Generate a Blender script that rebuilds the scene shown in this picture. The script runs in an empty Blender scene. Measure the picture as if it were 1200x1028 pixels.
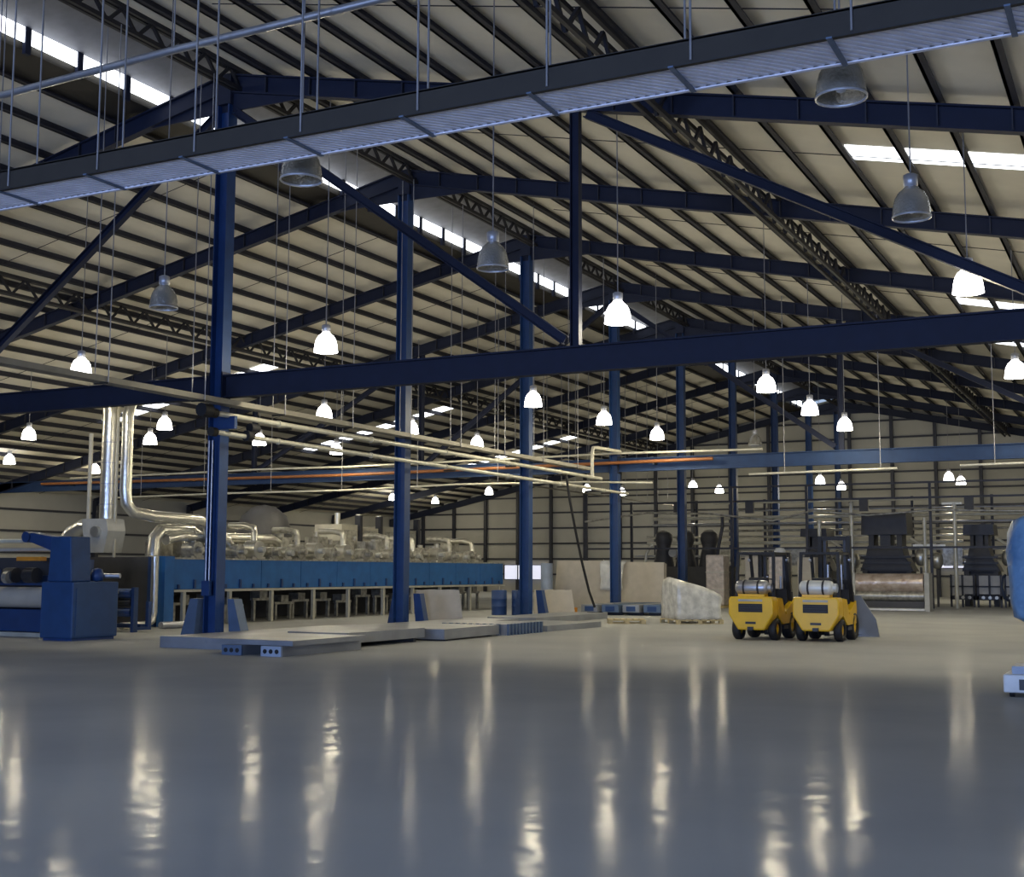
import bpy, math, random
from mathutils import Vector, Matrix
random.seed(7)
scene = bpy.context.scene
col = scene.collection
R = math.radians

# ------------------------------------------------------------------ camera, world, light, exposure
CAM_H = 1.65
yaw, pit, rol = R(26.7585), R(5.9374), R(0.198)
fw = Vector((-math.sin(yaw) * math.cos(pit), math.cos(yaw) * math.cos(pit), math.sin(pit)))
rt = Vector((math.cos(yaw), math.sin(yaw), 0))
up = rt.cross(fw)
rt2 = rt * math.cos(rol) + up * math.sin(rol)
up2 = -rt * math.sin(rol) + up * math.cos(rol)
cam_d = bpy.data.cameras.new('camera')
cam_d.sensor_width = 36.0
cam_d.lens = 1492.68 * 36.0 / 1200.0
cam_d.clip_end = 400
cam = bpy.data.objects.new('camera', cam_d)
m = Matrix((rt2, up2, -fw)).transposed().to_4x4()
m.translation = Vector((0, 0, CAM_H))
cam.matrix_world = m
col.objects.link(cam)
scene.camera = cam

world = bpy.data.worlds.new('world')
scene.world = world
world.use_nodes = True
bg = world.node_tree.nodes['Background']
bg.inputs[0].default_value = (0.55, 0.72, 1.0, 1)
bg.inputs[1].default_value = 1.0

vs = scene.view_settings
vs.view_transform = 'Standard'
vs.look = 'None'
vs.gamma = 1.0
vs.use_curve_mapping = False
vs.exposure = -0.5

LAMP_W = 265.0        # power of one lit high bay lamp
DOOR_W = 5200.0       # daylight through the two open loading doors behind the photographer
SKY_E = 5.0           # translucent roof panels
# daylight entering by the open loading doors in the front wall
for x in (-16.0, 4.0):
    ld = bpy.data.lights.new('door_daylight', 'AREA')
    ld.shape = 'RECTANGLE'; ld.size = 8.0; ld.size_y = 5.2
    ld.energy = DOOR_W; ld.color = (0.40, 0.56, 1.0)
    lo = bpy.data.objects.new('door_daylight', ld)
    lo.location = (x, -17.7, 2.7); lo.rotation_euler = (R(90), 0, 0)
    col.objects.link(lo)

# ------------------------------------------------------------------ materials
def mat(name, c, rough=0.5, metal=0.0, var=0.12, scale=3.0, bump=0.0, bscale=20.0, emit=0.0, ecol=None, alpha=1.0, trans=0.0, c2=None):
    mt = bpy.data.materials.new(name); mt.use_nodes = True
    nt = mt.node_tree; b = nt.nodes['Principled BSDF']
    b.inputs['Roughness'].default_value = rough
    b.inputs['Metallic'].default_value = metal
    b.inputs['Alpha'].default_value = alpha
    b.inputs['Transmission Weight'].default_value = trans
    tc = nt.nodes.new('ShaderNodeTexCoord')
    nz = nt.nodes.new('ShaderNodeTexNoise'); nz.inputs['Scale'].default_value = scale; nz.inputs['Detail'].default_value = 5
    nt.links.new(tc.outputs['Object'], nz.inputs['Vector'])
    rp = nt.nodes.new('ShaderNodeValToRGB')
    lo = [max(0, k * (1 - var)) for k in c]; hi = [min(1, k * (1 + var)) for k in c] if c2 is None else c2
    rp.color_ramp.elements[0].position = 0.3; rp.color_ramp.elements[1].position = 0.7
    rp.color_ramp.elements[0].color = (*lo, 1); rp.color_ramp.elements[1].color = (*hi, 1)
    nt.links.new(nz.outputs['Fac'], rp.inputs['Fac'])
    nt.links.new(rp.outputs['Color'], b.inputs['Base Color'])
    if bump:
        n2 = nt.nodes.new('ShaderNodeTexNoise'); n2.inputs['Scale'].default_value = bscale; n2.inputs['Detail'].default_value = 3
        nt.links.new(tc.outputs['Object'], n2.inputs['Vector'])
        bp = nt.nodes.new('ShaderNodeBump'); bp.inputs['Strength'].default_value = bump; bp.inputs['Distance'].default_value = 0.05
        nt.links.new(n2.outputs['Fac'], bp.inputs['Height']); nt.links.new(bp.outputs['Normal'], b.inputs['Normal'])
    if emit:
        b.inputs['Emission Color'].default_value = (*(ecol or c), 1)
        b.inputs['Emission Strength'].default_value = emit
    return mt

M = dict(
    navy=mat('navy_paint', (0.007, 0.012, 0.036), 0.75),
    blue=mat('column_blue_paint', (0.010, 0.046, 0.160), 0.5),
    litnavy=mat('navy_paint_lit_tone', (0.014, 0.040, 0.115), 0.75),  # far tie beam: brighter navy, the lamplight on it put into the colour
    cabblue=mat('cabinet_blue_paint', (0.014, 0.058, 0.165), 0.55),
    mblue=mat('machine_blue_paint', (0.016, 0.125, 0.370), 0.6, var=0.12),
    dblue=mat('dark_blue_paint', (0.015, 0.050, 0.160), 0.45),
    roof=mat('roof_insulation_facing', (0.68, 0.64, 0.54), 0.75, var=0.10, scale=0.6, bump=0.15, bscale=2.0),
    purlin=mat('purlin_dark_steel', (0.020, 0.021, 0.032), 0.8, 0.0),
    cap=mat('ridge_cap_grey_steel', (0.17, 0.17, 0.19), 0.6, 0.0),
    lattice=mat('lattice_steel', (0.016, 0.016, 0.022), 0.7, 0.0),
    wall=mat('wall_cladding_tan', (0.40, 0.395, 0.36), 0.7, var=0.08, scale=0.5),
    girt=mat('girt_dark_steel', (0.030, 0.033, 0.048), 0.5, 0.2),
    galv=mat('galvanised_steel', (0.45, 0.46, 0.50), 0.35, 0.8),
    rod=mat('hanger_rod_zinc', (0.30, 0.30, 0.32), 0.4, 0.5),
    traydark=mat('tray_side_dark', (0.024, 0.020, 0.015), 0.7, 0.0),
    traypan=mat('tray_ribbed_pan', (0.80, 0.80, 0.90), 0.4, 0.0),
    pipe=mat('pale_pipe', (0.62, 0.60, 0.50), 0.35, 0.2),
    tray=mat('cable_tray_tan', (0.25, 0.235, 0.20), 0.5, 0.3),
    orange=mat('orange_pipe', (0.27, 0.10, 0.03), 0.5),
    silver=mat('aluminium_jacket', (0.66, 0.65, 0.60), 0.28, 0.85, bump=0.25, bscale=9),
    hopper=mat('hopper_grey_paint', (0.40, 0.40, 0.37), 0.5),
    dark=mat('dark_machine_grey', (0.050, 0.050, 0.055), 0.55),
    black=mat('black_rubber', (0.012, 0.012, 0.014), 0.6),
    charcoal=mat('charcoal_metal', (0.035, 0.036, 0.042), 0.45, 0.3),
    beige=mat('beige_leg_paint', (0.48, 0.46, 0.38), 0.5),
    tan=mat('tan_board', (0.47, 0.43, 0.36), 0.7, var=0.08),
    sheet=mat('grey_steel_sheet', (0.27, 0.285, 0.31), 0.4, 0.25, var=0.2, scale=1.2),
    guard=mat('blue_grey_plate', (0.10, 0.15, 0.24), 0.5, 0.1),
    yellow=mat('forklift_yellow', (0.78, 0.47, 0.015), 0.35, var=0.06),
    white=mat('white_paint', (0.72, 0.73, 0.72), 0.4),
    tank=mat('gas_tank_white', (0.62, 0.64, 0.62), 0.35, 0.2),
    wood=mat('pallet_wood', (0.52, 0.42, 0.22), 0.7, scale=8),
    wrap=mat('plastic_wrap', (0.62, 0.61, 0.55), 0.18, 0.0, var=0.25, scale=4, bump=0.8, bscale=5),
    film=mat('clear_film', (0.85, 0.87, 0.88), 0.12, 0.0, bump=0.9, bscale=7, alpha=0.55),
    copper=mat('copper_film_wrap', (0.55, 0.42, 0.34), 0.22, 0.35, var=0.3, scale=3, bump=0.7, bscale=4, c2=(0.72, 0.62, 0.54)),
    pink=mat('wrapped_roll_pinkish', (0.52, 0.45, 0.38), 0.3, 0.1, var=0.25, scale=5, bump=0.6, bscale=6),
    tarp=mat('blue_tarpaulin', (0.07, 0.20, 0.40), 0.42, var=0.3, scale=2.5, bump=1.0, bscale=4, c2=(0.20, 0.36, 0.55)),
    cloth=mat('grey_white_cloth', (0.46, 0.46, 0.46), 0.7),
    steelmix=mat('plant_steel', (0.40, 0.39, 0.35), 0.35, 0.6, var=0.4, scale=6),
    tarpwhite=mat('pale_blue_roll', (0.34, 0.40, 0.50), 0.4),
    amber=mat('amber_plastic', (0.75, 0.30, 0.03), 0.4),
    sky=mat('translucent_roof_panel', (0.9, 0.93, 1.0), 0.5, emit=SKY_E, ecol=(0.90, 0.95, 1.0)),
    daywin=mat('daylit_window_pane', (0.8, 0.85, 1.0), 0.2, emit=1.1, ecol=(0.78, 0.80, 1.0)),
    lamplit=mat('lit_prismatic_bell', (1.0, 0.98, 0.92), 0.3, emit=14.0, ecol=(1.0, 0.97, 0.92)),
    lampoff=mat('unlit_prismatic_bell', (0.26, 0.25, 0.22), 0.15, 0.0, trans=0.45, bump=0.4, bscale=30),
    lampbulb=mat('frosted_bulb', (0.8, 0.82, 0.9), 0.1),
    ballast=mat('ballast_aluminium', (0.50, 0.51, 0.56), 0.35, 0.5),
)
# floor: polished blue-grey coating, broken up reflections
fm = bpy.data.materials.new('polished_floor_coating'); fm.use_nodes = True
nt = fm.node_tree; b = nt.nodes['Principled BSDF']
tc = nt.nodes.new('ShaderNodeTexCoord')
n1 = nt.nodes.new('ShaderNodeTexNoise'); n1.inputs['Scale'].default_value = 0.35; n1.inputs['Detail'].default_value = 6
nt.links.new(tc.outputs['Object'], n1.inputs['Vector'])
rp = nt.nodes.new('ShaderNodeValToRGB')
rp.color_ramp.elements[0].position = 0.3; rp.color_ramp.elements[1].position = 0.72
rp.color_ramp.elements[0].color = (0.400, 0.408, 0.410, 1); rp.color_ramp.elements[1].color = (0.490, 0.495, 0.480, 1)
nt.links.new(n1.outputs['Fac'], rp.inputs['Fac']); nt.links.new(rp.outputs['Color'], b.inputs['Base Color'])
n2 = nt.nodes.new('ShaderNodeTexNoise'); n2.inputs['Scale'].default_value = 1.3; n2.inputs['Detail'].default_value = 4
nt.links.new(tc.outputs['Object'], n2.inputs['Vector'])
mr = nt.nodes.new('ShaderNodeMapRange'); mr.inputs['To Min'].default_value = 0.085; mr.inputs['To Max'].default_value = 0.17
nt.links.new(n2.outputs['Fac'], mr.inputs['Value']); nt.links.new(mr.outputs['Result'], b.inputs['Roughness'])
n3 = nt.nodes.new('ShaderNodeTexNoise'); n3.inputs['Scale'].default_value = 2.2; n3.inputs['Detail'].default_value = 2
nt.links.new(tc.outputs['Object'], n3.inputs['Vector'])
bp = nt.nodes.new('ShaderNodeBump'); bp.inputs['Strength'].default_value = 0.22; bp.inputs['Distance'].default_value = 0.03
nt.links.new(n3.outputs['Fac'], bp.inputs['Height']); nt.links.new(bp.outputs['Normal'], b.inputs['Normal'])
# matt coating under a thin worn polish: diffuse with a weak mirror layer
df = nt.nodes.new('ShaderNodeBsdfDiffuse'); gl = nt.nodes.new('ShaderNodeBsdfGlossy'); mx = nt.nodes.new('ShaderNodeMixShader')
frs = nt.nodes.new('ShaderNodeFresnel'); frs.inputs['IOR'].default_value = 1.45
mf = nt.nodes.new('ShaderNodeMapRange'); mf.inputs['To Min'].default_value = 0.012; mf.inputs['To Max'].default_value = 0.125
nt.links.new(frs.outputs['Fac'], mf.inputs['Value'])
nt.links.new(rp.outputs['Color'], df.inputs['Color']); nt.links.new(mr.outputs['Result'], gl.inputs['Roughness'])
nt.links.new(bp.outputs['Normal'], gl.inputs['Normal'])
nt.links.new(mf.outputs['Result'], mx.inputs['Fac']); nt.links.new(df.outputs['BSDF'], mx.inputs[1]); nt.links.new(gl.outputs['BSDF'], mx.inputs[2])
nt.links.new(mx.outputs['Shader'], nt.nodes['Material Output'].inputs['Surface'])
M['floor'] = fm

# ------------------------------------------------------------------ mesh helpers
class MB:
    def __init__(s): s.v = []; s.f = []; s.sm = []
    def add(s, vs_, fs_, smooth=False):
        k = len(s.v); s.v += [Vector(p) for p in vs_]
        s.f += [tuple(i + k for i in f) for f in fs_]; s.sm += [smooth] * len(fs_); return s
    def box(s, x0, x1, y0, y1, z0, z1):
        return s.add([(x0,y0,z0),(x1,y0,z0),(x1,y1,z0),(x0,y1,z0),(x0,y0,z1),(x1,y0,z1),(x1,y1,z1),(x0,y1,z1)],
                     [(0,3,2,1),(4,5,6,7),(0,1,5,4),(1,2,6,5),(2,3,7,6),(3,0,4,7)])
    def cbox(s, c, d): return s.box(c[0]-d[0]/2, c[0]+d[0]/2, c[1]-d[1]/2, c[1]+d[1]/2, c[2]-d[2]/2, c[2]+d[2]/2)
    def bar(s, p0, p1, w, h, ref=(0, 0, 1), off=(0, 0)):
        p0 = Vector(p0); p1 = Vector(p1); d = (p1 - p0).normalized(); ref = Vector(ref)
        if abs(d.dot(ref)) > 0.99: ref = Vector((0, 1, 0))
        a = d.cross(ref).normalized(); u = a.cross(d).normalized()
        o = a * off[0] + u * off[1]; q = []
        for p in (p0, p1):
            for sx, sy in ((-1,-1),(1,-1),(1,1),(-1,1)): q.append(p + o + a * (sx * w / 2) + u * (sy * h / 2))
        return s.add(q, [(0,1,2,3),(7,6,5,4),(0,4,5,1),(1,5,6,2),(2,6,7,3),(3,7,4,0)])
    def ibeam(s, p0, p1, w, h, t=0.03, ref=(0, 0, 1)):
        s.bar(p0, p1, t * 0.8, h - 2 * t, ref)
        s.bar(p0, p1, w, t, ref, (0, h / 2 - t / 2)); s.bar(p0, p1, w, t, ref, (0, -h / 2 + t / 2)); return s
    def tube(s, p0, p1, r, n=10, r2=None, cap=True):
        p0 = Vector(p0); p1 = Vector(p1); r2 = r if r2 is None else r2
        d = (p1 - p0).normalized(); ref = Vector((0, 0, 1)) if abs(d.z) < 0.9 else Vector((1, 0, 0))
        a = d.cross(ref).normalized(); u = a.cross(d); q = []
        for p, rr in ((p0, r), (p1, r2)):
            for i in range(n):
                t = 2 * math.pi * i / n; q.append(p + a * (rr * math.cos(t)) + u * (rr * math.sin(t)))
        s.add(q, [(i, (i + 1) % n, n + (i + 1) % n, n + i) for i in range(n)], True)
        if cap: s.add(q, [tuple(range(n - 1, -1, -1)), tuple(range(n, 2 * n))])
        return s
    def path(s, pts, r, n=10):
        pts = [Vector(p) for p in pts]; rings = []
        for i, p in enumerate(pts):
            d = (pts[min(i + 1, len(pts) - 1)] - pts[max(i - 1, 0)]).normalized()
            ref = Vector((0.03, 0.05, 1)) if abs(d.z) < 0.9 else Vector((1, 0.1, 0.05))
            if i and rings: a = (pa - d * pa.dot(d)).normalized()
            else: a = d.cross(ref).normalized()
            pa = a; u = a.cross(d)
            rr = r[i] if isinstance(r, (list, tuple)) else r
            rings.append([p + a * (rr * math.cos(2 * math.pi * k / n)) + u * (rr * math.sin(2 * math.pi * k / n)) for k in range(n)])
        q = [v for g in rings for v in g]; f = []
        for i in range(len(pts) - 1):
            for k in range(n): f.append((i*n+k, i*n+(k+1) % n, (i+1)*n+(k+1) % n, (i+1)*n+k))
        s.add(q, f, True)
        return s.add(q, [tuple(range(n - 1, -1, -1)), tuple(range((len(pts)-1)*n, len(pts)*n))])
    def lathe(s, prof, c, n=16, axis='z'):
        q = []; c = Vector(c)
        for r, z in prof:
            for k in range(n):
                t = 2 * math.pi * k / n; a, e = r * math.cos(t), r * math.sin(t)
                q.append(c + (Vector((a, e, z)) if axis == 'z' else Vector((z, a, e)) if axis == 'x' else Vector((e, z, a))))
        f = [(i*n+k, i*n+(k+1) % n, (i+1)*n+(k+1) % n, (i+1)*n+k) for i in range(len(prof)-1) for k in range(n)]
        return s.add(q, f, True)
    def prism(s, poly, ext):
        poly = [Vector(p) for p in poly]; e = Vector(ext); n = len(poly)
        return s.add(poly + [p + e for p in poly], [tuple(range(n - 1, -1, -1)), tuple(range(n, 2 * n))] + [(i, (i+1) % n, n + (i+1) % n, n + i) for i in range(n)])
    def mesh(s, name, m_, off=Vector((0, 0, 0))):
        me = bpy.data.meshes.new(name)
        me.from_pydata([tuple(p - off) for p in s.v], [], s.f)
        me.polygons.foreach_set('use_smooth', s.sm)
        me.materials.append(M[m_]); me.validate(); me.update(); return me
    def build(s, name, m_, parent=None, local=False, bevel=0.0):
        off = Vector((0, 0, 0))
        if parent is not None and not local: off = wloc(parent)
        loc = None
        if parent is None and not local:          # origin at the base of the thing
            xs = [p.x for p in s.v]; ys = [p.y for p in s.v]; zs = [p.z for p in s.v]
            loc = Vector(((min(xs)+max(xs))/2, (min(ys)+max(ys))/2, min(zs))); off = loc
        o = bpy.data.objects.new(name, s.mesh(name, m_, off)); col.objects.link(o)
        if loc is not None: o.location = loc
        if parent is not None: o.parent = parent
        if bevel:
            bm_ = o.modifiers.new('bevel', 'BEVEL'); bm_.width = bevel; bm_.segments = 2; bm_.limit_method = 'ANGLE'
        return o
def wloc(o):
    p = Vector(o.location)
    while o.parent is not None: o = o.parent; p += Vector(o.location)
    return p
def tag(o, label=None, cat=None, group=None, kind=None):
    if label: o['label'] = label
    if cat: o['category'] = cat
    if group: o['group'] = group
    if kind: o['kind'] = kind
    return o
def empty(name, loc, rz=0.0):
    o = bpy.data.objects.new(name, None); o.empty_display_size = 0.2; o.location = loc; o.rotation_euler = (0, 0, rz)
    col.objects.link(o); return o
def thing(name, loc, label, cat, group=None, rz=0.0): return tag(empty(name, loc, rz), label, cat, group)
def inst(src, name, loc, parent, rot=None):
    o = bpy.data.objects.new(name, src.data if hasattr(src, 'data') else src); col.objects.link(o)
    o.parent = parent; o.location = loc
    if rot: o.rotation_euler = rot
    return o
def copy_tree(o, parent=None):
    c = o.copy(); col.objects.link(c)
    if parent is not None: c.parent = parent
    for ch in list(o.children): copy_tree(ch, c)
    return c

# ------------------------------------------------------------------ the building
XR, Y0, B = -19.82, 23.785, 8.325            # ridge line, first visible frame, bay length
HS, S = 37.18, 0.212                         # half span, roof slope
XL, XRT = XR - HS, XR + HS
YF, YB = -18.0, Y0 + 8 * B + 0.35            # front wall, gable wall
ZRF = 13.97                                  # roof sheet at ridge
def zr(x): return ZRF - S * abs(x - XR)      # underside of roof sheet
FR = [Y0 + B * i for i in range(-2, 9)]

f_ = MB().box(XL - 0.5, XRT + 0.5, YF - 0.5, YB + 0.5, -0.3, 0.0).build('floor', 'floor'); tag(f_, 'polished blue-grey coated concrete floor', kind='structure')

ceil = tag(empty('ceiling', (XR, YF, ZRF)), 'pitched roof lined with tan insulation over dark purlins', kind='structure')
TH = 0.12
GAP = 2.35                                   # half width of the ridge ventilator
for sgn in (-1, 1):
    xa, xe = XR + (sgn * GAP if sgn < 0 else -.02), XR + sgn * (HS + 0.4)
    MB().prism([(xa, YF - .4, zr(xa)), (xe, YF - .4, zr(xe)), (xe, YF - .4, zr(xe) + TH), (xa, YF - .4, zr(xa) + TH)], (0, YB - YF + .8, 0)).build('roof_sheet', 'roof', ceil)
    if sgn > 0: continue
    xc = XR + sgn * (GAP + 0.05)
    MB().prism([(XR, YF - .4, ZRF + .30), (xc, YF - .4, zr(xc) + .26), (xc, YF - .4, zr(xc) + .32), (XR + .06, YF - .4, ZRF + .36), (XR + .06, YF - .4, ZRF + .02), (XR, YF - .4, ZRF + .02)], (0, YB - YF + .8, 0)).build('ridge_cap', 'cap', ceil)
# ventilator slit: daylight panes standing between the sheet edge and the cap
pane_me = MB().box(-.015, .015, -.72, .72, -.06, .30).mesh('ridge_pane', 'sky')
mull_me = MB().box(-.05, .05, -.08, .08, -.35, .34).mesh('ridge_mullion', 'navy')
for sgn in (-1,):
    xs = XR + sgn * (GAP - .03); y = YF + 1.0
    k = 0
    while y < YB - 1:
        inst(pane_me, 'ridge_pane', Vector((xs, y, zr(xs) - .03)) - wloc(ceil), ceil)
        inst(mull_me, 'ridge_mullion', Vector((xs, y + .78, zr(xs))) - wloc(ceil), ceil)
        y += 1.56; k += 1
    xa, xb = XR + sgn * (GAP + .06), XR + sgn * (GAP + 1.15)
    MB().prism([(xa, YF, zr(xa) - .04), (xb, YF, zr(xb) - .04), (xb, YF, zr(xb) - .10), (xa, YF, zr(xa) - .22)], (0, YB - YF, 0)).build('ridge_gutter', 'traydark', ceil)
# purlins: one Z section each, running the whole length of the building
PUR = {-1: [], 1: []}
for sgn in (-1, 1):
    k = 0
    while True:
        dx = 1.22 + 1.28 * k if sgn > 0 else 3.55 + 1.245 * k
        if dx > HS - 0.2: break
        x = XR + sgn * dx; PUR[sgn].append(x); z = zr(x)
        mb = MB().box(x - .03, x + .03, YF, YB, z - .20, z - .002).box(x - .03, x + .13, YF, YB, z - .20, z - .175)
        mb.build('purlin', 'purlin', ceil); k += 1
# sag rods tie the purlins in the middle of each bay
for i in range(-1, 8):
    y = Y0 + B * (i + .5)
    for sgn in (-1, 1):
        xa, xb = XR + sgn * 3.0, XR + sgn * HS
        MB().tube((xa, y, zr(xa) - .12), (xb, y, zr(xb) - .12), .012, 5).build('sag_rod', 'lattice', ceil)
# translucent panels running down the slope
for y, sides in ((28.0, (-1, 1)), (45.4, (-1, 1)), (53.8, (1,)), (61.5, (-1,)), (78.7, (-1,))):
    for sgn in sides:
        ps = [x for x in PUR[sgn] if 14.0 < abs(x - XR) < 25.5]
        for xa, xb in zip(ps, ps[1:]):
            a, c = sorted((xa, xb)); a += .08; c -= .08
            MB().prism([(a, y - .52, zr(a) - .03), (c, y - .52, zr(c) - .03), (c, y - .52, zr(c) - .005), (a, y - .52, zr(a) - .005)], (0, 1.04, 0)).build('skylight_panel', 'sky', ceil)

# walls with girts and posts
def wall(name, label): return tag(empty(name, (0, 0, 0)), label, kind='structure')
wb = wall('wall_back', 'tan clad gable wall with dark girts and posts'); wb.location = (XR, YB, 0)
MB().prism([(XL, YB, 0), (XRT, YB, 0), (XRT, YB, zr(XRT)), (XR, YB, ZRF), (XL, YB, zr(XL))], (0, .15, 0)).build('cladding', 'wall', wb)
z = 1.4
while z < 13.4:
    hw = min(HS, (ZRF - z - .2) / S)
    MB().box(XR - hw, XR + hw, YB - .14, YB, z - .06, z + .06).build('girt', 'girt', wb); z += 1.2
x = XL + .3
while x < XRT:
    MB().box(x - .11, x + .11, YB - .34, YB - .10, 0, zr(x) - .25).build('wall_post', 'girt', wb); x += 2.9
for side, X, s in (('left', XL, 1), ('right', XRT, -1)):
    w = wall('wall_' + side, 'tan clad side wall with dark steel girts'); w.location = (X, 30, 0)
    MB().box(min(X, X - s * .15), max(X, X - s * .15), YF, YB, 0, zr(X)).build('cladding', 'wall', w)
    for z in (1.4, 2.6, 3.8, 5.0):
        MB().box(min(X, X + s * .12), max(X, X + s * .12), YF, YB, z - .06, z + .06).build('girt', 'girt', w)
    for y in FR:
        MB().box(X + s * .12, X + s * .42, y - .15, y + .15, 0, zr(X) - .3).build('wall_post', 'girt', w)
w = wall('wall_front', 'front wall with two open loading doors'); w.location = (XR, YF, 0)
for x0, x1, z0, z1 in ((XL, -20, 0, 5.4), (-12, 0, 0, 5.4), (8, XRT, 0, 5.4)):
    MB().box(x0, x1, YF - .15, YF, z0, z1).build('cladding', 'wall', w)
MB().prism([(XL, YF - .15, 5.4), (XRT, YF - .15, 5.4), (XRT, YF - .15, zr(XRT)), (XR, YF - .15, ZRF), (XL, YF - .15, zr(XL))], (0, .15, 0)).build('cladding', 'wall', w)
# daylit windows low in the gable wall
for n, (x0, x1, z0, z1) in enumerate(((-46.2, -42.6, .95, 2.15), (-13.2, -11.2, 1.9, 2.45)), 1):
    wn = tag(empty('window_%d' % n, ((x0 + x1) / 2, YB - .2, z0)), 'daylit window low in the gable wall', kind='structure')
    nn = 3 if n == 1 else 2; wd = (x1 - x0) / nn
    for k in range(nn): MB().box(x0 + k * wd + .05, x0 + (k + 1) * wd - .05, YB - .40, YB - .37, z0 + .05, z1 - .05).build('pane', 'daywin', wn)
    fr = MB().box(x0, x1, YB - .42, YB - .36, z0, z0 + .06).box(x0, x1, YB - .42, YB - .36, z1 - .06, z1)
    for k in range(nn + 1): fr.box(x0 + k * wd - .05, x0 + k * wd + .05, YB - .42, YB - .36, z0, z1)
    fr.build('window_frame', 'girt', wn)

# ------------------------------------------------------------------ steel frames
ZC = 13.50                                   # rafter centre line at the ridge
RD = 0.46                                    # rafter depth
def zc(x): return ZC - S * abs(x - XR)
stiff_me = MB().box(-.015, .015, -.11, .11, -RD / 2 + .03, RD / 2 - .03).mesh('stiffener', 'girt')
ORD = ['first', 'second', 'third', 'fourth', 'fifth', 'sixth', 'seventh', 'eighth', 'ninth', 'tenth', 'eleventh']
for i, y in zip(range(-2, 9), FR):
    n = ORD[8 - i]
    fr = thing('roof_frame', (XR, y, 0), 'dark blue steel rafter pair, %s roof frame counted from the gable wall' % n, 'roof frame', 'roof frames')
    for sgn in (-1, 1):
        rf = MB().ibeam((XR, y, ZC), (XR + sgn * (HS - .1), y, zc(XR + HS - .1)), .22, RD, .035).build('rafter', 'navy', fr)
        # tapered haunch at the ridge
        MB().prism([(XR, y - .02, ZC - .2), (XR + sgn * 2.6, y - .02, zc(XR + 2.6) - .2), (XR, y - .02, ZC - .72)], (0, .04, 0)).build('haunch', 'navy', fr)
        if 0 <= i <= 6:
            for x in PUR[sgn][::1]:
                inst(stiff_me, 'stiffener', (x - XR, 0, zc(x)), rf)
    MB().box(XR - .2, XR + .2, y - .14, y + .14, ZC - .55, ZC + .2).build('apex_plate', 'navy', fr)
col_top = ZC - .72
for i in range(-1, 9):
    y = Y0 + B * i
    n = ORD[8 - i]
    extra = {0: ' with silver conduits and grey plates at its foot', 1: ' beside a tan sheet leaning at its foot', 2: ' beside blue drums and a small tan sheet'}.get(i, '')
    c = thing('steel_column', (XR, y, 0), ('blue steel ridge column%s' % extra) if extra else 'blue steel ridge column, %s counted from the gable wall' % n, 'column', 'ridge columns')
    MB().ibeam((XR, y, .02), (XR, y, col_top + .15), .32, .36, .028, ref=(1, 0, 0)).build('shaft', 'blue', c)
    MB().box(XR - .28, XR + .28, y - .26, y + .26, 0, .03).build('base_plate', 'blue', c)
    for s in (-1, 1): MB().prism([(XR + s * .18, y - .01, .03), (XR + s * .27, y - .01, .03), (XR + s * .18, y - .01, .3)], (0, .02, 0)).build('base_gusset', 'blue', c)
    if i == 0:
        for dx, z0 in ((-.10, 1.35), (.00, 1.25)): MB().tube((XR + dx, y - .20, z0), (XR + dx, y - .20, 4.7), .022, 8).build('conduit', 'galv', c)
        MB().box(XR - .16, XR + .06, y - .27, y - .17, 1.05, 1.4).build('switch_box', 'dblue', c)
# trusses: tie beam, posts and diagonals in two of the frames
for i, nm in ((0, 'the column with silver conduits'), (3, 'the end of the pale pipes')):
    y = Y0 + B * i
    t = thing('tie_beam', (XR, y, 5.72), 'long dark blue horizontal tie beam through %s' % nm, 'beam', 'tie beams')
    for sgn in (-1, 1):
        MB().ibeam((XR + sgn * .18, y, 5.995), (XR + sgn * (HS - .45), y, 5.995), .24, .55, .035).build('beam', 'navy' if i == 0 else 'litnavy', t)
        MB().box(XR + sgn * .18 - .02, XR + sgn * .18 + .02, y - .16, y + .16, 5.65, 6.34).build('end_plate', 'navy', t)
    for sgn in (-1, 1):
        for k in (1, 2):
            x = XR + sgn * 9.3 * k
            sd = 'drying machine side' if sgn < 0 else 'forklift side'; io = ('inner', 'outer')[k - 1]
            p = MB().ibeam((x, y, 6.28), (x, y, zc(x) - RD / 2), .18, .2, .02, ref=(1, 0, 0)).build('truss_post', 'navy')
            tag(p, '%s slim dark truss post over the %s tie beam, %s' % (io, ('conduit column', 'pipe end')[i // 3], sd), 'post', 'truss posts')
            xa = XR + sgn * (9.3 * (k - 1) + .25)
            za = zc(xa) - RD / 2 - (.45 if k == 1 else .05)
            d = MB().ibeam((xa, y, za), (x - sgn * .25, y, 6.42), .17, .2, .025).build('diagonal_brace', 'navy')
            tag(d, '%s dark sloping brace down to the %s tie beam, %s' % (io, ('conduit column', 'pipe end')[i // 3], sd), 'brace', 'truss braces')
# lattice girders under the purlins
def lattice(x, zt, dep, y0, y1, label, pitch=.55, w=.14):
    g = thing('lattice_girder', (x, y0, zt - dep), label, 'girder')
    for z in (zt, zt - dep):
        for s in (-1, 1): MB().bar((x + s * w / 2, y0, z), (x + s * w / 2, y1, z), .08, .10).build('chord', 'lattice', g)
    web = MB(); y = y0; k = 0
    while y < y1 - pitch:
        a, c_ = (zt, zt - dep) if k % 2 == 0 else (zt - dep, zt)
        web.bar((x, y, a), (x, y + pitch, c_), .07, .07); y += pitch; k += 1
    web.build('web_bars', 'lattice', g)
    return g
ya, yb = FR[0] + .1, YB - .6
lattice(-8.5, zr(-8.5) - .26, .62, ya, yb, 'dark lattice girder under the right roof slope', w=.30)
lattice(-32.5, zr(-32.5) - .26, .58, ya, yb, 'dark zigzag lattice girder under the left roof slope')
lattice(XR + .34, ZRF - .22, .46, ya, yb, 'dark lattice girder along the roof ridge', pitch=.45)

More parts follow.
